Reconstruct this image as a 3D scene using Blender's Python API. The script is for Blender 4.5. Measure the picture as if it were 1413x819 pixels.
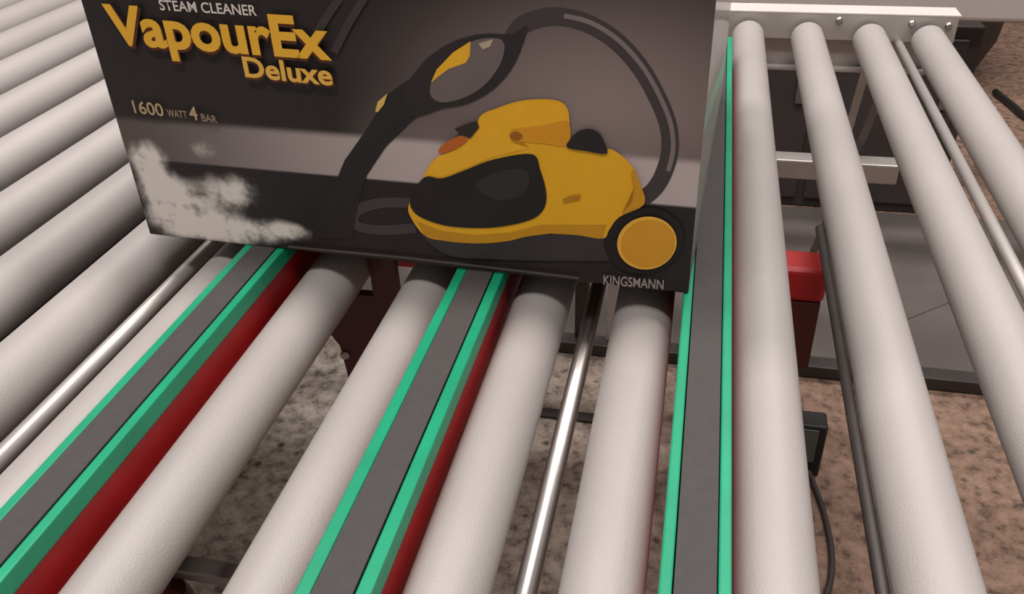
import bpy, bmesh, math, random
from mathutils import Vector, Matrix
random.seed(7)
for o in list(bpy.data.objects):
    bpy.data.objects.remove(o, do_unlink=True)
scene = bpy.context.scene
COL = scene.collection

# ------------------------------------------------------------------ camera
W, H = 1413, 819
FPX = 1197.34
CAM = Vector((-0.0206, -0.35785, 0.40108))
AZ, PI_, RO = math.radians(-13.1388), math.radians(33.1072), math.radians(-2.1527)
fw = Vector((math.sin(AZ)*math.cos(PI_), math.cos(AZ)*math.cos(PI_), -math.sin(PI_)))
rt = Vector((math.cos(AZ), -math.sin(AZ), 0)); up = rt.cross(fw)
r2 = math.cos(RO)*rt + math.sin(RO)*up
u2 = -math.sin(RO)*rt + math.cos(RO)*up
cam = bpy.data.cameras.new('camera'); cam_o = bpy.data.objects.new('camera', cam); COL.objects.link(cam_o)
cam.sensor_width = 36; cam.sensor_fit = 'HORIZONTAL'; cam.lens = FPX/W*36
cam.clip_start = 0.01; cam.clip_end = 60
m3 = Matrix((r2, u2, -fw)).transposed()
cam_o.matrix_world = Matrix.Translation(CAM) @ m3.to_4x4()
scene.camera = cam_o

# ------------------------------------------------------------------ light
world = bpy.data.worlds.new('world'); scene.world = world; world.use_nodes = True
bg = world.node_tree.nodes['Background']
bg.inputs[0].default_value = (1.0, 0.92, 0.89, 1); bg.inputs[1].default_value = 0.24

def lamp(loc, sx, sy, watts, colour=(1.0, 0.95, 0.92)):
    l = bpy.data.lights.new('ceiling_lamp', 'AREA'); l.shape = 'RECTANGLE'; l.size = sx; l.size_y = sy
    l.energy = watts; l.color = colour
    o = bpy.data.objects.new('ceiling_lamp', l); COL.objects.link(o); o.location = loc
    return o
# rows of fluorescent ceiling fittings above the conveyor hall
lamp((-0.9, 0.5, 2.4), 1.5, 0.3, 36)
lamp((0.9, 0.5, 2.4), 1.5, 0.3, 33)
lamp((-0.9, 2.4, 2.4), 1.5, 0.3, 36)
lamp((0.9, 2.4, 2.4), 1.5, 0.3, 33)
lamp((-0.2, -0.75, 2.4), 1.5, 0.3, 36)
scene.view_settings.view_transform = 'Standard'
scene.view_settings.look = 'None'
scene.view_settings.exposure = 0.0
scene.view_settings.gamma = 1.0
scene.view_settings.use_curve_mapping = False

# ------------------------------------------------------------------ helpers
def lin(c):
    out = []
    for v in c:
        v = v/255.0
        out.append(v/12.92 if v <= 0.04045 else ((v+0.055)/1.055)**2.4)
    return (out[0], out[1], out[2], 1.0)

def mat(name, rgb, rough=0.5, metal=0.0, var=0.06, scale=40, bump=0.0, bscale=300, spec=0.5, coat=0.0):
    m = bpy.data.materials.new(name); m.use_nodes = True
    nt = m.node_tree; b = nt.nodes['Principled BSDF']
    b.inputs['Roughness'].default_value = rough; b.inputs['Metallic'].default_value = metal
    b.inputs['Specular IOR Level'].default_value = spec
    b.inputs['Coat Weight'].default_value = coat
    tc = nt.nodes.new('ShaderNodeTexCoord')
    n = nt.nodes.new('ShaderNodeTexNoise'); n.inputs['Scale'].default_value = scale; n.inputs['Detail'].default_value = 4
    nt.links.new(tc.outputs['Object'], n.inputs['Vector'])
    r = nt.nodes.new('ShaderNodeValToRGB')
    base = lin(rgb)
    r.color_ramp.elements[0].position = 0.3; r.color_ramp.elements[1].position = 0.7
    r.color_ramp.elements[0].color = tuple(v*(1-var) for v in base[:3])+(1,)
    r.color_ramp.elements[1].color = tuple(min(1, v*(1+var)) for v in base[:3])+(1,)
    nt.links.new(n.outputs['Fac'], r.inputs['Fac'])
    nt.links.new(r.outputs['Color'], b.inputs['Base Color'])
    if bump > 0:
        v = nt.nodes.new('ShaderNodeTexVoronoi'); v.inputs['Scale'].default_value = bscale
        nt.links.new(tc.outputs['Object'], v.inputs['Vector'])
        bp = nt.nodes.new('ShaderNodeBump'); bp.inputs['Strength'].default_value = bump; bp.inputs['Distance'].default_value = 0.0006
        nt.links.new(v.outputs['Distance'], bp.inputs['Height'])
        nt.links.new(bp.outputs['Normal'], b.inputs['Normal'])
    return m

M = {
 'sleeve': mat('roller_sleeve', (169, 162, 159), 0.45, var=0.035, scale=9, bump=0.25, bscale=720),
 'cap':    mat('roller_cap', (60, 56, 54), 0.5),
 'steel':  mat('bright_steel', (188, 182, 178), 0.33, 1.0, var=0.05, scale=60),
 'dsteel': mat('dull_steel', (132, 126, 122), 0.45, 0.8, var=0.08, scale=30),
 'alu':    mat('aluminium_rail', (186, 180, 176), 0.42, 0.55, var=0.04, scale=20),
 'lip':    mat('flange_sheen', (208, 200, 195), 0.4, 0.0, var=0.03, scale=20),  # reflection on the rail's top flange painted in as a lighter colour
 'dark':   mat('dark_steel', (62, 56, 54), 0.5, 0.3, var=0.12, scale=30),
 'green':  mat('green_guide', (18, 150, 110), 0.42, var=0.10, scale=24),
 'belt':   mat('belt_rubber', (70, 66, 65), 0.8, var=0.06, scale=120, bump=0.1, bscale=900),
 'red':    mat('red_paint', (172, 26, 30), 0.4, var=0.14, scale=28),
 'maroon_shade': mat('maroon_with_shade', (80, 25, 25), 0.45, var=0.14, scale=28),  # dark red; box shade on the hanger plate is put into this colour
 'black':  mat('black_plastic', (34, 31, 30), 0.45),
 'glassy': mat('grey_green_plastic', (92, 98, 92), 0.3),
 'floor2': mat('grey_sheet', (92, 84, 80), 0.8, 0.0, var=0.14, scale=7),
 'bin':    mat('dark_rubber', (58, 50, 48), 0.6, var=0.15, scale=8),
 'wallm':  mat('wall_paint', (150, 140, 132), 0.8, var=0.05, scale=3),
 'pale':   mat('pale_rail_paint', (188, 178, 172), 0.5, var=0.03, scale=6),
 'card':   mat('plain_card', (120, 110, 106), 0.32, var=0.06, scale=12, coat=0.3),
}

def link(name, me, m, parent=None, smooth=False):
    o = bpy.data.objects.new(name, me); COL.objects.link(o)
    if m is not None and not me.materials: me.materials.append(m)
    if smooth:
        for p in me.polygons: p.use_smooth = True
    if parent is not None: o.parent = parent
    return o

def from_bm(bm, name):
    bmesh.ops.recalc_face_normals(bm, faces=bm.faces)
    me = bpy.data.meshes.new(name); bm.to_mesh(me); bm.free(); return me

def add_box(bm, x0, x1, y0, y1, z0, z1):
    vs = [bm.verts.new(c) for c in ((x0,y0,z0),(x1,y0,z0),(x1,y1,z0),(x0,y1,z0),(x0,y0,z1),(x1,y0,z1),(x1,y1,z1),(x0,y1,z1))]
    fs = []
    for f in ((0,3,2,1),(4,5,6,7),(0,1,5,4),(1,2,6,5),(2,3,7,6),(3,0,4,7)):
        fs.append(bm.faces.new([vs[i] for i in f]))
    return vs, fs

def box_mesh(name, x0, x1, y0, y1, z0, z1, bevel=0.0, seg=2):
    bm = bmesh.new(); add_box(bm, x0, x1, y0, y1, z0, z1)
    if bevel > 0:
        bmesh.ops.bevel(bm, geom=list(bm.edges), offset=bevel, segments=seg, affect='EDGES', profile=0.5)
    return from_bm(bm, name)

def lathe_mesh(name, prof, seg, axis='Y'):
    """prof: list of (radius, along)"""
    bm = bmesh.new(); rings = []
    for r, a in prof:
        if r < 1e-6:
            p = (0, a, 0) if axis == 'Y' else ((a, 0, 0) if axis == 'X' else (0, 0, a))
            rings.append([bm.verts.new(p)]); continue
        ring = []
        for k in range(seg):
            t = 2*math.pi*k/seg; c, s = r*math.cos(t), r*math.sin(t)
            p = (c, a, s) if axis == 'Y' else ((a, c, s) if axis == 'X' else (c, s, a))
            ring.append(bm.verts.new(p))
        rings.append(ring)
    for A, B in zip(rings, rings[1:]):
        for k in range(seg):
            j = (k+1) % seg
            if len(A) == 1 and len(B) == 1: continue
            if len(A) == 1: bm.faces.new((A[0], B[k], B[j]))
            elif len(B) == 1: bm.faces.new((A[k], A[j], B[0]))
            else: bm.faces.new((A[k], A[j], B[j], B[k]))
    return from_bm(bm, name)

def tube_mesh(name, pts, r, seg=10):
    pts = [Vector(p) for p in pts]; bm = bmesh.new(); rings = []
    for i, p in enumerate(pts):
        d = (pts[min(i+1, len(pts)-1)]-pts[max(i-1, 0)]).normalized()
        a = d.cross(Vector((0, 0, 1)))
        if a.length < 1e-4: a = d.cross(Vector((1, 0, 0)))
        a.normalize(); b = d.cross(a)
        rings.append([bm.verts.new(p+a*r*math.cos(2*math.pi*k/seg)+b*r*math.sin(2*math.pi*k/seg)) for k in range(seg)])
    for A, B in zip(rings, rings[1:]):
        for k in range(seg):
            bm.faces.new((A[k], A[(k+1) % seg], B[(k+1) % seg], B[k]))
    bm.faces.new(rings[0]); bm.faces.new(rings[-1])
    return from_bm(bm, name)

def catmull(pts, n=6, closed=False):
    out = []; N = len(pts); rng = N if closed else N-1
    for i in range(rng):
        if closed: p0, p1, p2, p3 = pts[(i-1) % N], pts[i], pts[(i+1) % N], pts[(i+2) % N]
        else: p0, p1, p2, p3 = pts[max(i-1, 0)], pts[i], pts[i+1], pts[min(i+2, N-1)]
        for k in range(n):
            t = k/n
            out.append(tuple(0.5*((2*b)+(-a+c)*t+(2*a-5*b+4*c-d)*t*t+(-a+3*b-3*c+d)*t**3) for a, b, c, d in zip(p0, p1, p2, p3)))
    if not closed: out.append(tuple(pts[-1]))
    return out

def tag(o, label, cat, group=None):
    o['label'] = label; o['category'] = cat
    if group: o['group'] = group
    return o
def struct(o):
    o['kind'] = 'structure'; return o
def empty(name, loc=(0, 0, 0), rz=0.0):
    o = bpy.data.objects.new(name, None); COL.objects.link(o); o.location = loc; o.rotation_euler = (0, 0, rz)
    o.empty_display_size = 0.02
    return o

# ------------------------------------------------------------------ setting
FZ = -0.72
fm = bpy.data.materials.new('worn_floor'); fm.use_nodes = True
nt = fm.node_tree; b = nt.nodes['Principled BSDF']; b.inputs['Roughness'].default_value = 0.75
tc = nt.nodes.new('ShaderNodeTexCoord')
n1 = nt.nodes.new('ShaderNodeTexNoise'); n1.inputs['Scale'].default_value = 2.2; n1.inputs['Detail'].default_value = 3
n2 = nt.nodes.new('ShaderNodeTexNoise'); n2.inputs['Scale'].default_value = 42; n2.inputs['Detail'].default_value = 6; n2.inputs['Roughness'].default_value = 0.7
n3 = nt.nodes.new('ShaderNodeTexVoronoi'); n3.inputs['Scale'].default_value = 30
sep = nt.nodes.new('ShaderNodeSeparateXYZ')
for n in (n1, n2, n3): nt.links.new(tc.outputs['Object'], n.inputs['Vector'])
nt.links.new(tc.outputs['Object'], sep.inputs[0])
# greyer worn concrete on one side of the bay, brown stained on the other
mr = nt.nodes.new('ShaderNodeMapRange'); mr.inputs['From Min'].default_value = -0.55; mr.inputs['From Max'].default_value = 0.1
nt.links.new(sep.outputs['X'], mr.inputs['Value'])
mx = nt.nodes.new('ShaderNodeMix'); mx.data_type = 'RGBA'
mx.inputs['A'].default_value = lin((236, 224, 212)); mx.inputs['B'].default_value = lin((156, 126, 108))
nt.links.new(mr.outputs['Result'], mx.inputs['Factor'])
rp = nt.nodes.new('ShaderNodeValToRGB')
rp.color_ramp.elements[0].position = 0.34; rp.color_ramp.elements[0].color = (0.13, 0.115, 0.10, 1)
rp.color_ramp.elements[1].position = 0.62; rp.color_ramp.elements[1].color = (1.0, 1.0, 1.0, 1)
e = rp.color_ramp.elements.new(0.46); e.color = (0.62, 0.59, 0.56, 1)
nt.links.new(n2.outputs['Fac'], rp.inputs['Fac'])
mm = nt.nodes.new('ShaderNodeMix'); mm.data_type = 'RGBA'; mm.blend_type = 'MULTIPLY'; mm.inputs['Factor'].default_value = 0.9
nt.links.new(mx.outputs['Result'], mm.inputs['A']); nt.links.new(rp.outputs['Color'], mm.inputs['B'])
n3.inputs['Scale'].default_value = 26
sv = nt.nodes.new('ShaderNodeMapRange'); sv.inputs['From Min'].default_value = 0.10; sv.inputs['From Max'].default_value = 0.24
sv.inputs['To Min'].default_value = 0.85; sv.inputs['To Max'].default_value = 0.0
nt.links.new(n3.outputs['Distance'], sv.inputs['Value'])
sk = nt.nodes.new('ShaderNodeMath'); sk.operation = 'MULTIPLY'
s2 = nt.nodes.new('ShaderNodeMapRange'); s2.inputs['From Min'].default_value = 0.46; s2.inputs['From Max'].default_value = 0.58
n4 = nt.nodes.new('ShaderNodeTexNoise'); n4.inputs['Scale'].default_value = 9
nt.links.new(tc.outputs['Object'], n4.inputs['Vector']); nt.links.new(n4.outputs['Fac'], s2.inputs['Value'])
nt.links.new(sv.outputs['Result'], sk.inputs[0]); nt.links.new(s2.outputs['Result'], sk.inputs[1])
ms = nt.nodes.new('ShaderNodeMix'); ms.data_type = 'RGBA'; ms.inputs['B'].default_value = lin((62, 54, 48))
nt.links.new(sk.outputs[0], ms.inputs['Factor']); nt.links.new(mm.outputs['Result'], ms.inputs['A'])
nt.links.new(ms.outputs['Result'], b.inputs['Base Color'])
bp = nt.nodes.new('ShaderNodeBump'); bp.inputs['Strength'].default_value = 0.35; bp.inputs['Distance'].default_value = 0.006
nt.links.new(n2.outputs['Fac'], bp.inputs['Height']); nt.links.new(bp.outputs['Normal'], b.inputs['Normal'])
struct(link('floor', box_mesh('floor', -5, 5, -3, 5.0, FZ-0.05, FZ), fm))
struct(link('wall_back', box_mesh('wall_back', -5, 5, 5.0, 5.1, FZ-0.05, 2.4), M['wallm']))

# ------------------------------------------------------------------ conveyor frame
YN, YF = -0.25, 1.098          # roller sleeve ends
XL, XR = -1.75, 0.362
YW = 1.36                      # far end of the wider rollers past the box
frame = empty('roller_conveyor', (0, 0, FZ))
tag(frame, 'grey metal frame carrying the whole bed of rollers, bolted end plate and legs', 'conveyor')
def fpart(name, me, m, parent=None):
    o = link(name, me, m); o.parent = parent or frame
    if o.parent == frame: o.location = (0, 0, -FZ)
    return o
def rail(y_in, sgn, name, XL=XL, XR=XR):
    """C-shaped side rail: front strip, top flange, recessed web, bottom flange"""
    bm = bmesh.new()
    y = lambda d: y_in + sgn*d
    def bx(x0, x1, a, c, z0, z1): add_box(bm, x0, x1, min(y(a), y(c)), max(y(a), y(c)), z0, z1)
    bx(XL, XR, 0.000, 0.003, -0.028, 0.0085)
    bx(XL, XR-0.03, 0.022, 0.025, -0.078, -0.028)
    bx(XL, XR, 0.000, 0.025, -0.031, -0.028)
    bx(XL, XR-0.03, -0.004, 0.025, -0.082, -0.078)
    o = fpart(name, from_bm(bm, name), M['alu'])
    a, c = sorted((y(0.0), y(0.046)))
    link('top_flange', box_mesh('top_flange', XL, XR+0.003, a, c, 0.0085, 0.012, 0.0012), M['lip'], o)
    return o
rf = rail(1.110, 1, 'side_rail', XL=-0.49)
rail(YW+0.012, 1, 'side_rail', XR=-0.495)
rn = rail(-0.262, -1, 'side_rail')
# bolts in the far rail
bolt_me = lathe_mesh('bolt', [(0, -0.0045), (0.0035, -0.0045), (0.0055, -0.0025), (0.0055, 0.0)], 10, 'Y')
bolt_me.materials.append(M['steel'])
for bx_, bz in ((0.1865, 0.000), (0.295, -0.002), (0.349, -0.004), (-0.30, -0.002)):
    o = link('bolt', bolt_me, None, rf); o.location = (bx_, 1.110, bz)
# legs, mid rails, bottom rails and a diagonal strap
for lx, ys in ((-1.55, 1.40), (-0.75, 1.40), (-1.55, -0.33), (-0.75, -0.33), (0.03, -0.33), (0.03, 1.137)):
    for y0, y1 in ((ys, ys+0.04),):
        fpart('leg', box_mesh('leg', lx-0.02, lx+0.02, y0, y1, FZ+0.006, 0.0085, 0.002), M['dsteel'])
for lx, mname in ((-0.222, 'dark'), (-0.155, 'pale')):
    fpart('leg', box_mesh('leg', lx-0.014, lx+0.014, 1.14, 1.17, FZ+0.02, -0.082, 0.002), M[mname])
for y0, y1 in ((1.137, 1.177), (-0.33, -0.29)):
    fpart('mid_rail', box_mesh('mid_rail', -0.6, 0.33, y0-0.012, y1-0.012, -0.286, -0.250, 0.003), M['alu'])
    fpart('bottom_rail', box_mesh('bottom_rail', -0.6, 0.62, y0-0.02, y1-0.022, FZ+0.002, FZ+0.030, 0.003), M['dark'])
def bar_between(name, A, B, w, t, m):
    A, B = Vector(A), Vector(B); d = B-A; L = d.length; d.normalize()
    s = Vector((0, 1, 0)).cross(d).normalized(); n = d.cross(s)
    bm = bmesh.new(); vs, _ = add_box(bm, -w/2, w/2, -t/2, t/2, 0, L)
    for v in vs:
        c = v.co.copy(); v.co = A + s*c.x + n*c.y + d*c.z
    return fpart(name, from_bm(bm, name), m)
bar_between('diagonal_strap', (0.262, 1.19, -0.03), (0.243, 1.19, -0.24), 0.013, 0.004, M['alu'])
bar_between('diagonal_strap', (0.31, 1.20, -0.05), (0.18, 1.20, -0.7), 0.013, 0.004, M['dsteel'])

# ------------------------------------------------------------------ rollers
R = 0.025
XS = {-15: -1.51, -14: -1.40, -13: -1.290, -12: -1.1819, -11: -1.0738, -10: -0.9629, -9: -0.8531, -8: -0.7447, -7: -0.6454,
      -6: -0.5461, -5: -0.4405, -4: -0.3393, -3: -0.2443, -2: -0.1404, -1: -0.0509, 0: 0.0483, 1: 0.1402, 2: 0.2345, 3: 0.321}
LB = {
 -6: 'pale grey roller beside the thin steel rod, partly under the steam end of the box',
 -5: 'pale grey roller squeezed between the thin steel rod and the belt under the steam picture',
 -4: 'pale grey roller beside the red beam of the belt under the steam picture',
 -3: 'pale grey roller alongside the middle belt, facing the gap with the dark red plate',
 -2: 'pale grey roller beside the red beam of the middle belt',
 -1: 'pale grey roller between the shiny low rod and the belt at the box corner',
 0: 'pale grey roller next to the belt at the box corner, running clear past the box',
 1: 'pale grey roller with a thin dark rod tucked under its edge',
 2: 'pale grey roller between two floor gaps, ending at the bolted plate beside a steel rod',
 3: 'last pale grey roller of the bed, by the cut corner of the bolted plate',
}
ORD = ['second', 'third', 'fourth', 'fifth', 'sixth', 'seventh', 'eighth', 'ninth', 'tenth']
def roller_set(R, YF):
    sm = lathe_mesh('sleeve', [(0.008, YN+0.001), (R-0.003, YN), (R-0.0008, YN+0.0008), (R, YN+0.003), (R, YF-0.003), (R-0.0008, YF-0.0008), (R-0.003, YF), (0.008, YF-0.001)], 64, 'Y')
    sm.materials.append(M['sleeve'])
    for p in sm.polygons: p.use_smooth = True
    ax = lathe_mesh('axle', [(0, YN-0.011), (0.0075, YN-0.011), (0.0075, YF+0.011), (0, YF+0.011)], 6, 'Y'); ax.materials.append(M['dsteel'])
    cp = lathe_mesh('end_cap', [(0.0075, -0.0015), (R-0.0035, -0.0015), (R-0.0035, 0.0025), (0.0075, 0.0025)], 32, 'Y'); cp.materials.append(M['cap'])
    return R, YF, sm, ax, cp
SMALL, WIDE = roller_set(0.025, YF), roller_set(0.029, YW)
for i in sorted(XS):
    R_, YE, sleeve_me, axle_me, cap_me = WIDE if i <= -6 else SMALL
    t = empty('conveyor_roller', (XS[i], 0, -R_))
    if i in LB: tag(t, LB[i], 'roller', 'rollers of the conveyor bed')
    else: tag(t, 'pale grey roller, %s one out from the thin steel rod on the steam side' % ORD[-i-7], 'roller', 'rollers of the conveyor bed')
    s = link('sleeve', sleeve_me, None, t); s.rotation_euler = (0, random.uniform(0, 6), 0)
    link('axle', axle_me, None, t)
    for yy in (YN-0.001, YE-0.0005):
        c_ = link('end_cap', cap_me, None, t); c_.location = (0, yy, 0)

# tie rods between the rollers
def rod(x, z, r, m, label, ye=1.110):
    me = lathe_mesh('rod', [(0, -0.262), (r, -0.262), (r, ye), (0, ye)], 20, 'Y')
    o = link('tie_rod', me, m, frame)
    for p in me.polygons: p.use_smooth = len(p.vertices) == 4
    o.location = (x, 0, z-FZ); o['label'] = label; return o
# dark sheet added to darken the gaps under the closed ranks of rollers
fpart('gap_shade_sheet', box_mesh('gap_shade_sheet', XL+0.02, -0.455, -0.23, 1.08, -0.074, -0.070), M['bin'])
rod(-0.490, -0.026, 0.0075, M['alu'], 'bright thin steel rod beside the belt under the steam picture')
rod(-0.0965, -0.034, 0.0072, M['steel'], 'shiny steel rod seen low between two rollers beneath the brand lettering')
rod(0.279, -0.030, 0.0062, M['alu'], 'dull steel rod beside the last roller at the bolted plate')
rod(0.1106, -0.030, 0.0044, M['dark'], 'thin dark rod hugging the roller beside the red bracket', 0.46)

# ------------------------------------------------------------------ belt strands
def strand(xc, hw, label):
    t = empty('belt_strand', (xc, 0, FZ))
    tag(t, label, 'conveyor belt', 'belt strands of the transfer')
    def P(name, me, m, parent=None):
        o = link(name, me, m, parent or t)
        if parent is None: o.location = (0, 0, -FZ)
        return o
    y0, y1 = -0.22, 0.93
    # green plastic guide: two lips with a channel
    g = 0.0118
    for s in (-1, 1):
        a, c_ = sorted((s*g, s*hw))
        P('guide_lip', box_mesh('guide_lip', a, c_, y0, y1, 0.007, 0.022, 0.0012), M['green'])
    bt = bmesh.new()
    prof = []
    w = g-0.0008; zt, zb, rr = 0.0216, -0.004, 0.0128
    loop = [(y0, zt), (y1, zt)]
    for k in range(1, 8): a = math.pi*k/8; loop.append((y1+rr*math.sin(a), (zt+zb)/2+rr*math.cos(a)))
    loop += [(y1, zb), (y0, zb)]
    for k in range(1, 8): a = math.pi*k/8; loop.append((y0-rr*math.sin(a), (zt+zb)/2-rr*math.cos(a)))
    L_ = [(bt.verts.new((-w, y, z)), bt.verts.new((w, y, z))) for y, z in loop]
    for k in range(len(L_)):
        A, B = L_[k], L_[(k+1) % len(L_)]
        bt.faces.new((A[0], A[1], B[1], B[0]))
    me = from_bm(bt, 'belt'); be = P('belt', me, M['belt'])
    so = be.modifiers.new('thick', 'SOLIDIFY'); so.thickness = 0.0018; so.offset = 0
    # red painted steel beam: U channel under the guide
    bm = bmesh.new()
    h2 = hw-0.002
    add_box(bm, -h2, -h2+0.003, y0+0.02, y1-0.02, -0.078, 0.007)
    add_box(bm, h2-0.003, h2, y0+0.02, y1-0.02, -0.078, 0.007)
    add_box(bm, -h2, h2, y0+0.02, y1-0.02, -0.081, -0.078)
    P('beam', from_bm(bm, 'beam'), M['red'])
    for yy in (y0, y1):
        pl = P('pulley', lathe_mesh('pulley', [(0, -0.010), (0.0108, -0.010), (0.0108, 0.010), (0, 0.010)], 20, 'X'), M['dsteel'])
        pl.location = (0, yy, -FZ+(zt+zb)/2)
    return t
strand(-0.3885, 0.0192, 'green edged grey belt on a red beam running under the steam picture')
strand(-0.1875, 0.0205, 'green edged grey belt on a red beam running under the middle of the box')
strand(0.0000, 0.0188, 'green edged grey belt running straight past the box corner below the brand lettering')

# red transfer frame below the strands
tf = empty('transfer_frame', (0, 0, FZ)); tag(tf, 'dark red steel transfer frame under the rollers, its beam end showing between two rollers', 'frame')
def T(name, me, m, parent=None):
    o = link(name, me, m, parent or tf)
    if parent is None: o.location = (0, 0, -FZ)
    return o
T('cross_beam', box_mesh('cross_beam', -0.41, 0.129, 0.462, 0.506, -0.122, -0.0815, 0.006, 3), M['red'])
T('cross_beam', box_mesh('cross_beam', -0.47, 0.05, -0.17, -0.13, -0.122, -0.0815, 0.004, 3), M['red'])
for px in (-0.315, 0.05):
    for py in (0.484, -0.15):
        if px > 0 and py < 0: px2 = 0.03
        else: px2 = px
        T('post', box_mesh('post', px2-0.016, px2+0.016, py-0.016, py+0.016, FZ+0.008, -0.122), M['bin'])
        T('foot', box_mesh('foot', px2-0.035, px2+0.035, py-0.035, py+0.035, FZ, FZ+0.008), M['dark'])
# tapered plate hanging between two rollers
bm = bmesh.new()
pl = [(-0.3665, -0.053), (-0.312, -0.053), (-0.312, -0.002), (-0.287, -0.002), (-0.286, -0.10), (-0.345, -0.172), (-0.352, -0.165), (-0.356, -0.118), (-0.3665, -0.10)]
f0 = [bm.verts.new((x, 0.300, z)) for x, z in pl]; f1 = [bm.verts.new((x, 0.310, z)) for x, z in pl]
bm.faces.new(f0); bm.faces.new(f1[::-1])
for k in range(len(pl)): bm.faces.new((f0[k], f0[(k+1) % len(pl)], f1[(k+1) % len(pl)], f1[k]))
hp = T('hanger_plate', from_bm(bm, 'hanger_plate'), M['maroon_shade'])  # shade under the box painted in as a darker red
o = link('bolt', bolt_me.copy(), None, hp); o.location = (-0.3515, 0.300, -0.128)
T('hanger_arm', box_mesh('hanger_arm', -0.405, -0.3665, 0.300, 0.310, -0.100, -0.084), M['maroon_shade'])
T('end_plate', box_mesh('end_plate', 0.092, 0.126, 0.464, 0.470, -0.21, -0.122), M['maroon_shade'])
T('bracket_bar', box_mesh('bracket_bar', -0.47, -0.34, 0.066, 0.084, -0.209, -0.197, 0.002), M['dsteel'])
cyl = T('air_cylinder', lathe_mesh('air_cylinder', [(0, FZ+0.01), (0.03, FZ+0.01), (0.03, -0.235), (0.026, -0.222), (0.014, -0.219), (0.014, -0.20), (0, -0.20)], 24, 'Z'), M['maroon_shade'])
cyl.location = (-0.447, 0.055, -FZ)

# ------------------------------------------------------------------ things on the floor
fs = link('grey_sheet', box_mesh('grey_sheet', -0.9, 1.3, 1.185, 1.875, FZ, FZ+0.004), M['floor2'])
link('fold', tube_mesh('fold', [(0.47, 1.36, FZ+0.0042), (0.53, 1.41, FZ+0.0042), (0.61, 1.475, FZ+0.0042)], 0.0025, 6), M['dsteel'], fs)
tag(fs, 'flat grey sheet on the floor behind the bottom rail, with a pale crease', 'sheet')
jb = empty('junction_box', (0.226, 0.845, FZ)); tag(jb, 'small black junction box on the floor with a dark cable leaving it', 'junction box')
link('body', box_mesh('body', -0.05, 0.018, -0.012, 0.03, 0.0, 0.115, 0.004), M['black'], jb)
link('cover', box_mesh('cover', -0.045, 0.004, -0.0145, -0.012, 0.035, 0.108, 0.001), M['glassy'], jb)
cb = link('cable', tube_mesh('cable', catmull([(0.000, -0.012, 0.012), (0.008, -0.035, 0.006), (0.020, -0.10, 0.005), (0.025, -0.18, 0.005), (0.016, -0.25, 0.005), (-0.01, -0.32, 0.005), (-0.03, -0.42, 0.005), (-0.02, -0.6, 0.005)], 6), 0.0048), M['bin'], jb, True)
st = link('rubber_strip', box_mesh('rubber_strip', -0.36, -0.12, 0.905, 0.93, FZ, FZ+0.006, 0.002), M['bin'])
tag(st, 'short dark rubber strip lying on the floor beneath the shiny low rod', 'rubber strip')

# dark storage box, bin, neighbour rail, far behind
db = empty('dark_cabinet', (0.3, 1.89, FZ)); tag(db, 'low dark brown cabinet behind the conveyor legs', 'cabinet')
link('body', box_mesh('body', -0.75, 0.33, 0.0, 0.35, 0.0, 0.50, 0.006), M['bin'], db)
for dx in (-0.7, -0.36, -0.02):
    d_ = link('door', box_mesh('door', dx, dx+0.32, -0.012, 0.0, 0.03, 0.47, 0.004), M['bin'], db)
    link('handle', box_mesh('handle', dx+0.28, dx+0.30, -0.024, -0.012, 0.30, 0.38, 0.002), M['dsteel'], d_)
bn = empty('round_bin', (0.76, 3.03, FZ)); tag(bn, 'dark rounded tub standing on the floor beyond the last roller', 'tub')
link('tub', lathe_mesh('tub', [(0, 0.0), (0.12, 0.0), (0.19, 0.05), (0.235, 0.16), (0.25, 0.30), (0.25, 0.40), (0.235, 0.40), (0.22, 0.2), (0.11, 0.02), (0, 0.02)], 40, 'Z'), M['bin'], bn, True)
link('rim', lathe_mesh('rim', [(0.232, 0.395), (0.262, 0.395), (0.262, 0.415), (0.232, 0.415), (0.232, 0.395)], 40, 'Z'), M['black'], bn)
cable2 = link('black_cable', tube_mesh('black_cable', catmull([(0.99, 2.85, FZ+0.012), (1.01, 2.74, FZ+0.012), (1.045, 2.58, FZ+0.012), (1.2, 2.3, FZ+0.012)], 6), 0.012), M['black'], None, True)
tag(cable2, 'black cable lying on the floor beside the dark rounded tub', 'cable')
nr = empty('neighbour_conveyor', (0, 1.80, FZ)); tag(nr, 'pale side rail of another conveyor standing behind', 'conveyor')
rl = link('side_rail', box_mesh('side_rail', -2.0, 2.4, 0.0, 0.05, -0.187-FZ, -0.03-FZ, 0.012, 3), M['pale'], nr)
for lx in (-1.9, 2.3):
    link('leg', box_mesh('leg', lx-0.02, lx+0.02, 0.005, 0.045, 0.0, -0.187-FZ), M['pale'], nr)

# ------------------------------------------------------------------ the box
BX, BY, BZ, BYAW = -0.50544, 0.25792, 0.0222, 0.047064
BW, BD, BH = 0.49095, 0.45, 0.345
def box_uv(u, v):
    d = fw*FPX + r2*(u-W/2) - u2*(v-H/2)
    n = Vector((math.sin(BYAW), math.cos(BYAW), 0)); ux = Vector((math.cos(BYAW), -math.sin(BYAW), 0))
    A = Vector((BX, BY, BZ)); t = ((A-CAM).dot(n))/d.dot(n)
    P = CAM + d*t - A
    return (P.dot(ux), P.z)

def flat(name, rgb, rough=0.5, var=0.03, scale=60):
    k = min(1.14 if max(rgb) > 100 else 1.0, 250/max(rgb)); rgb = tuple(v*k for v in rgb)
    return mat(name, rgb, 0.5, var=var, scale=scale, coat=0.04, spec=0.3)
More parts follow.
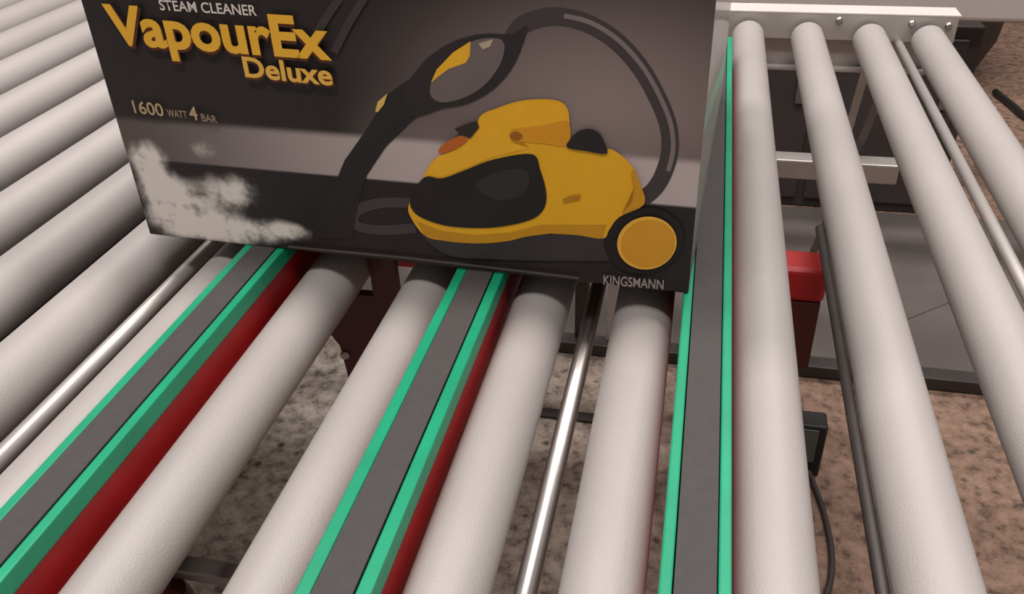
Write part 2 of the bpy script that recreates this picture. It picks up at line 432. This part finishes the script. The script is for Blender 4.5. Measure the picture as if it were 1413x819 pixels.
# front artwork backdrop: procedural print
am = bpy.data.materials.new('box_front_print'); am.use_nodes = True
nt = am.node_tree; bs = nt.nodes['Principled BSDF']; bs.inputs['Roughness'].default_value = 0.5; bs.inputs['Specular IOR Level'].default_value = 0.3; bs.inputs['Coat Weight'].default_value = 0.04
bs.inputs['Coat Roughness'].default_value = 0.12
tc = nt.nodes.new('ShaderNodeTexCoord'); sp = nt.nodes.new('ShaderNodeSeparateXYZ'); nt.links.new(tc.outputs['Object'], sp.inputs[0])
U, V = sp.outputs['X'], sp.outputs['Z']
def rng(sock, a, b_, lo=0.0, hi=1.0):
    n = nt.nodes.new('ShaderNodeMapRange'); n.interpolation_type = 'SMOOTHSTEP'
    n.inputs['From Min'].default_value = a; n.inputs['From Max'].default_value = b_
    n.inputs['To Min'].default_value = lo; n.inputs['To Max'].default_value = hi
    nt.links.new(sock, n.inputs['Value']); return n.outputs['Result']
def mixc(fac, A, B):
    n = nt.nodes.new('ShaderNodeMix'); n.data_type = 'RGBA'
    if hasattr(fac, 'links'): nt.links.new(fac, n.inputs['Factor'])
    else: n.inputs['Factor'].default_value = fac
    for s, k in ((A, 'A'), (B, 'B')):
        if isinstance(s, tuple): n.inputs[k].default_value = s
        else: nt.links.new(s, n.inputs[k])
    return n.outputs['Result']
def math2(op, a, b_=None):
    n = nt.nodes.new('ShaderNodeMath'); n.operation = op
    for k, s in enumerate((a, b_)):
        if s is None: continue
        if hasattr(s, 'links'): nt.links.new(s, n.inputs[k])
        else: n.inputs[k].default_value = s
    return n.outputs[0]
def blob(cx, cy, rx, ry, soft=1.0):
    """soft round spot in face coordinates: 1 in the centre, 0 outside"""
    a = math2('DIVIDE', math2('SUBTRACT', U, cx), rx); c = math2('DIVIDE', math2('SUBTRACT', V, cy), ry)
    d = math2('SQRT', math2('ADD', math2('MULTIPLY', a, a), math2('MULTIPLY', c, c)))
    return rng(d, 1.0-soft, 1.0, 1.0, 0.0)
DARK = lin((48, 41, 39))
u_c, v_c = box_uv(830, 150)
col = mixc(blob(u_c, v_c, 0.22, 0.125), DARK, lin((150, 131, 128)))
u_c, v_c = box_uv(610, 215)
col = mixc(blob(u_c, v_c, 0.10, 0.07), col, lin((128, 112, 110)))
# pale floor band of the picture
vt = box_uv(600, 196)[1]; vb = box_uv(600, 255)[1]
band = math2('MULTIPLY', rng(V, vb-0.0015, vb+0.0015), rng(V, vt-0.004, vt+0.004, 1.0, 0.0))
bandc = mixc(rng(U, 0.0, 0.30), lin((98, 89, 85)), lin((200, 182, 180)))
col = mixc(band, col, bandc)
low = rng(V, vb-0.0015, vb+0.0015, 1.0, 0.0)
col = mixc(low, col, lin((44, 38, 38)))
# steam cloud
nz = nt.nodes.new('ShaderNodeTexNoise'); nz.inputs['Scale'].default_value = 38; nz.inputs['Detail'].default_value = 5
nt.links.new(tc.outputs['Object'], nz.inputs['Vector'])
nz.inputs['Scale'].default_value = 46; nz.inputs['Roughness'].default_value = 0.6
acc = None
for px, py, rx, ry, k_ in ((205, 222, 44, 44, 1.0), (228, 262, 60, 40, 1.0), (250, 300, 80, 50, 1.1), (320, 318, 90, 34, 1.0), (280, 205, 30, 22, 0.55), (385, 318, 52, 26, 0.75), (300, 268, 60, 46, 0.6), (335, 262, 40, 40, 0.42), (420, 322, 40, 20, 0.4)):
    cu, cv = box_uv(px, py); k = 0.00070
    g = math2('MULTIPLY', blob(cu, cv, rx*k, ry*k), k_)
    acc = g if acc is None else math2('ADD', acc, g)
acc = math2('MULTIPLY', acc, rng(nz.outputs['Fac'], 0.30, 0.62, 0.45, 1.15))
steam = rng(acc, 0.10, 0.80)
steam = math2('MULTIPLY', steam, 0.93)
col = mixc(steam, col, lin((250, 240, 232)))
nt.links.new(col, bs.inputs['Base Color'])

bx = empty('steam_cleaner_box', (BX, BY, BZ), -BYAW)
tag(bx, 'black printed cardboard box with a yellow steam cleaner, standing on the belts', 'box')
bm = bmesh.new(); add_box(bm, 0, BW, 0, BD, 0, BH)
me = from_bm(bm, 'carton')
me.materials.append(M['card']); me.materials.append(am)
for p in me.polygons:
    p.material_index = 1 if p.normal.y < -0.5 else 0
carton = link('carton', me, None, bx)
bv = carton.modifiers.new('edge', 'BEVEL'); bv.width = 0.0012; bv.segments = 2
link('tape', box_mesh('tape', BW/2-0.025, BW/2+0.025, 0.0, BD, BH, BH+0.0004), M['pale'], bx)

LAY = [0]
def lift():
    LAY[0] += 1; return -0.00012*LAY[0] - 0.00005
def decal(name, pxpts, rgb, smooth=True, n=5, parent=bx, rough=0.26):
    pts = [box_uv(*p) for p in pxpts]
    if smooth: pts = catmull(pts, n, True)
    d = lift(); bm = bmesh.new()
    f = bm.faces.new([bm.verts.new((a, d, c)) for a, c in pts])
    bmesh.ops.triangulate(bm, faces=[f])
    me = from_bm(bm, name)
    for p in me.polygons:
        pass
    return link(name, me, flat(name+'_ink', rgb, rough), parent)
def stroke(name, pxpts, wpx, rgb, parent=bx, n=8):
    pts = catmull([box_uv(*p) for p in pxpts], n); d = lift(); w = wpx*0.00066/2
    bm = bmesh.new(); prev = None
    for i, p in enumerate(pts):
        a = Vector(pts[max(i-1, 0)]); c = Vector(pts[min(i+1, len(pts)-1)]); t = (c-a).normalized(); nn = Vector((-t.y, t.x))
        A = bm.verts.new((p[0]+nn.x*w, d, p[1]+nn.y*w)); B = bm.verts.new((p[0]-nn.x*w, d, p[1]-nn.y*w))
        if prev: bm.faces.new((prev[0], prev[1], B, A))
        prev = (A, B)
    return link(name, from_bm(bm, name), flat(name+'_ink', rgb), parent)
def z2(pts): return [(540+x/2.824, 110+y/2.824) for x, y in pts]
def z3(pts): return [(440+x/1.95, y/1.95) for x, y in pts]
def ell(cx, cy, rx, ry, rot=0, n=32):
    return [(cx+rx*math.cos(t)*math.cos(rot)-ry*math.sin(t)*math.sin(rot), cy+rx*math.cos(t)*math.sin(rot)+ry*math.sin(t)*math.cos(rot)) for t in [2*math.pi*k/n for k in range(n)]]

# hose and wand
stroke('printed_hose', z3([(515, 112), (545, 70), (600, 48), (660, 46), (730, 66), (800, 110), (860, 175), (905, 250), (938, 330), (945, 400), (930, 460), (905, 505), (868, 538)]), 19, (72, 64, 64))
stroke('printed_hose_shine', z3([(660, 42), (730, 60), (802, 104), (866, 172), (912, 248), (946, 330), (953, 400), (940, 460)]), 5, (118, 106, 105))
stroke('printed_cord', z3([(250, 545), (170, 545), (110, 562), (92, 588), (112, 610), (180, 618), (260, 612)]), 14, (74, 67, 68))
decal('printed_wand', z3([(190, 250), (240, 215), (300, 290), (250, 325), (180, 395), (130, 470), (110, 530), (90, 640), (-20, 640), (10, 560), (45, 490), (70, 430), (120, 360)]), (46, 41, 41), False)
decal('printed_handle', z3([(225, 255), (255, 200), (300, 150), (370, 108), (450, 90), (520, 92), (560, 70), (545, 130), (515, 190), (465, 243), (400, 278), (330, 292), (280, 310), (240, 310)]), (50, 44, 44))
decal('printed_handle_opening', z3([(300, 235), (322, 190), (370, 140), (420, 108), (480, 102), (500, 122), (488, 172), (448, 226), (395, 260), (340, 274), (308, 264)]), (104, 92, 91))
decal('printed_trigger', z3([(302, 222), (318, 186), (362, 140), (409, 110), (407, 150), (396, 168), (350, 184), (318, 208)]), (222, 166, 40), False)
decal('printed_handle_glint', z3([(430, 116), (470, 104), (462, 124), (442, 132)]), (168, 152, 130), False)
decal('printed_wand_glint', z3([(153, 298), (160, 272), (186, 250), (176, 280), (160, 300)]), (205, 170, 90), False)
for a, b_ in (((430, 62), (470, -4)), ((462, 72), (505, -6))):
    stroke('printed_streak', [a, ((a[0]+b_[0])/2-2, (a[1]+b_[1])/2), b_], 9, (66, 59, 59))
# the machine
decal('printed_shadow', z2([(90, 540), (300, 600), (600, 570), (860, 590), (880, 690), (700, 700), (400, 695), (200, 670)]), (62, 55, 58))
decal('printed_tyre', z2(ell(985, 622, 158, 128, -0.15)), (36, 31, 31), True, 2)
decal('printed_body', z2([(72, 480), (78, 530), (130, 600), (200, 622), (330, 633), (450, 625), (530, 606), (620, 594), (720, 600), (825, 614), (850, 580), (890, 530), (985, 482), (970, 400), (938, 332), (890, 285), (845, 264), (760, 262), (690, 258), (695, 200), (692, 120), (660, 82), (590, 72), (500, 80), (420, 105), (350, 137), (320, 210), (240, 272), (190, 292), (152, 328), (120, 390)]), (216, 160, 34))
decal('printed_body_shade', z2([(100, 545), (200, 585), (330, 600), (470, 590), (580, 560), (700, 560), (840, 560), (825, 614), (720, 600), (620, 594), (530, 606), (450, 625), (330, 633), (200, 622), (130, 600)]), (186, 132, 30), False)
decal('printed_hood', z2([(152, 332), (190, 292), (250, 268), (320, 212), (350, 145), (430, 106), (520, 84), (600, 78), (655, 90), (682, 124), (684, 160), (560, 178), (470, 190), (470, 240), (540, 262), (400, 296), (280, 345), (200, 376), (155, 368)]), (232, 172, 40), False)
decal('printed_grip_hollow', z2([(462, 205), (500, 186), (600, 172), (690, 160), (690, 250), (600, 245), (520, 238), (476, 230)]), (204, 138, 34))
decal('printed_grip_dot', z2([(465, 210), (490, 196), (515, 214), (500, 232), (472, 228)]), (150, 92, 26))
decal('printed_tank', z2([(140, 372), (200, 379), (285, 349), (400, 306), (550, 285), (583, 345), (606, 430), (600, 490), (560, 533), (470, 560), (360, 572), (230, 565), (140, 540), (92, 510), (76, 470), (100, 412)]), (40, 34, 34))
decal('printed_tank_sheen', z2([(330, 400), (430, 350), (520, 345), (540, 400), (500, 450), (400, 460)]), (54, 49, 48))
decal('printed_switch', z2([(190, 282), (200, 252), (262, 216), (302, 216), (288, 243), (240, 270)]), (178, 92, 36))
decal('printed_dial', z2([(250, 186), (300, 166), (338, 156), (346, 180), (312, 222), (272, 210)]), (54, 44, 40), False)
decal('printed_cap', z2([(688, 258), (700, 225), (730, 196), (770, 185), (808, 198), (830, 230), (842, 282), (762, 272)]), (46, 40, 42))
decal('printed_crest', z2([(668, 460), (700, 446), (742, 440), (736, 458), (700, 462), (676, 470)]), (168, 118, 30), False)
decal('printed_tail_edge', z2([(935, 350), (952, 345), (972, 400), (985, 482), (900, 518), (940, 470), (950, 410)]), (190, 136, 32), False)
decal('printed_hub_ring', z2(ell(998, 628, 116, 102, -0.2)), (226, 170, 66), True, 2)
decal('printed_hub', z2(ell(1002, 630, 106, 92, -0.2)), (200, 140, 40), True, 2)
# crease line just above the bottom edge
decal('crease', [(400, 336), (560, 351), (700, 367), (800, 379), (800, 382), (700, 370), (560, 354), (400, 339)], (92, 84, 80), False)

def lettering(name, text, p_left, p_right, cap_px, rgb, bold=0.0, p_top=None, rough=0.3, drop=None):
    """p_left / p_right: ends of the base line in the photo; cap_px: cap height"""
    u0, v0 = box_uv(*p_left); u1, v1 = box_uv(*p_right)
    cu = bpy.data.curves.new(name, 'FONT'); cu.body = text; cu.size = 1.0; cu.offset = bold; cu.resolution_u = 4
    ob = bpy.data.objects.new(name, cu); COL.objects.link(ob)
    dg = bpy.context.evaluated_depsgraph_get(); dg.update()
    me = bpy.data.meshes.new_from_object(ob.evaluated_get(dg)); bpy.data.objects.remove(ob, do_unlink=True)
    xs = [v.co.x for v in me.vertices]; x0, x1 = min(xs), max(xs)
    cap = 0.70
    vh = abs(box_uv(p_left[0], p_left[1]-cap_px)[1]-v0)
    d = lift(); s = (u1-u0)/(x1-x0)
    for v in me.vertices:
        f = (v.co.x-x0)/(x1-x0)
        v.co = (u0+(v.co.x-x0)*s, d, v0+(v1-v0)*f+v.co.y/cap*vh)
    me.materials.clear(); me.materials.append(flat(name+'_ink', rgb, rough))
    return link(name, me, None, bx)
lettering('small_lettering', 'STEAM CLEANER', (225, 12), (358, 20), 14, (206, 196, 188), 0.012)
lettering('title_shadow', 'VapourEx', (161, 60), (462, 82), 51, (92, 44, 24), 0.045)
lettering('title_lettering', 'VapourEx', (159, 57), (461, 79), 52, (222, 168, 52), 0.032)
lettering('subtitle_shadow', 'Deluxe', (343, 106), (465, 117), 27, (92, 46, 26), 0.04)
lettering('subtitle_lettering', 'Deluxe', (342, 103), (463, 115), 27, (216, 168, 74), 0.026)
lettering('power_lettering', '1600', (190, 153), (231, 158), 17, (176, 152, 112), 0.008)
lettering('power_lettering', 'WATT', (236, 158), (263, 161), 10, (150, 126, 104), 0.008)
lettering('power_lettering', '4', (267, 162), (278, 163), 18, (176, 152, 118), 0.012)
lettering('power_lettering', 'BAR', (283, 164), (304, 167), 10, (150, 126, 110), 0.008)
lettering('brand_lettering', 'KINGSMANN', (834, 388), (916, 395), 13, (158, 146, 142), 0.004)
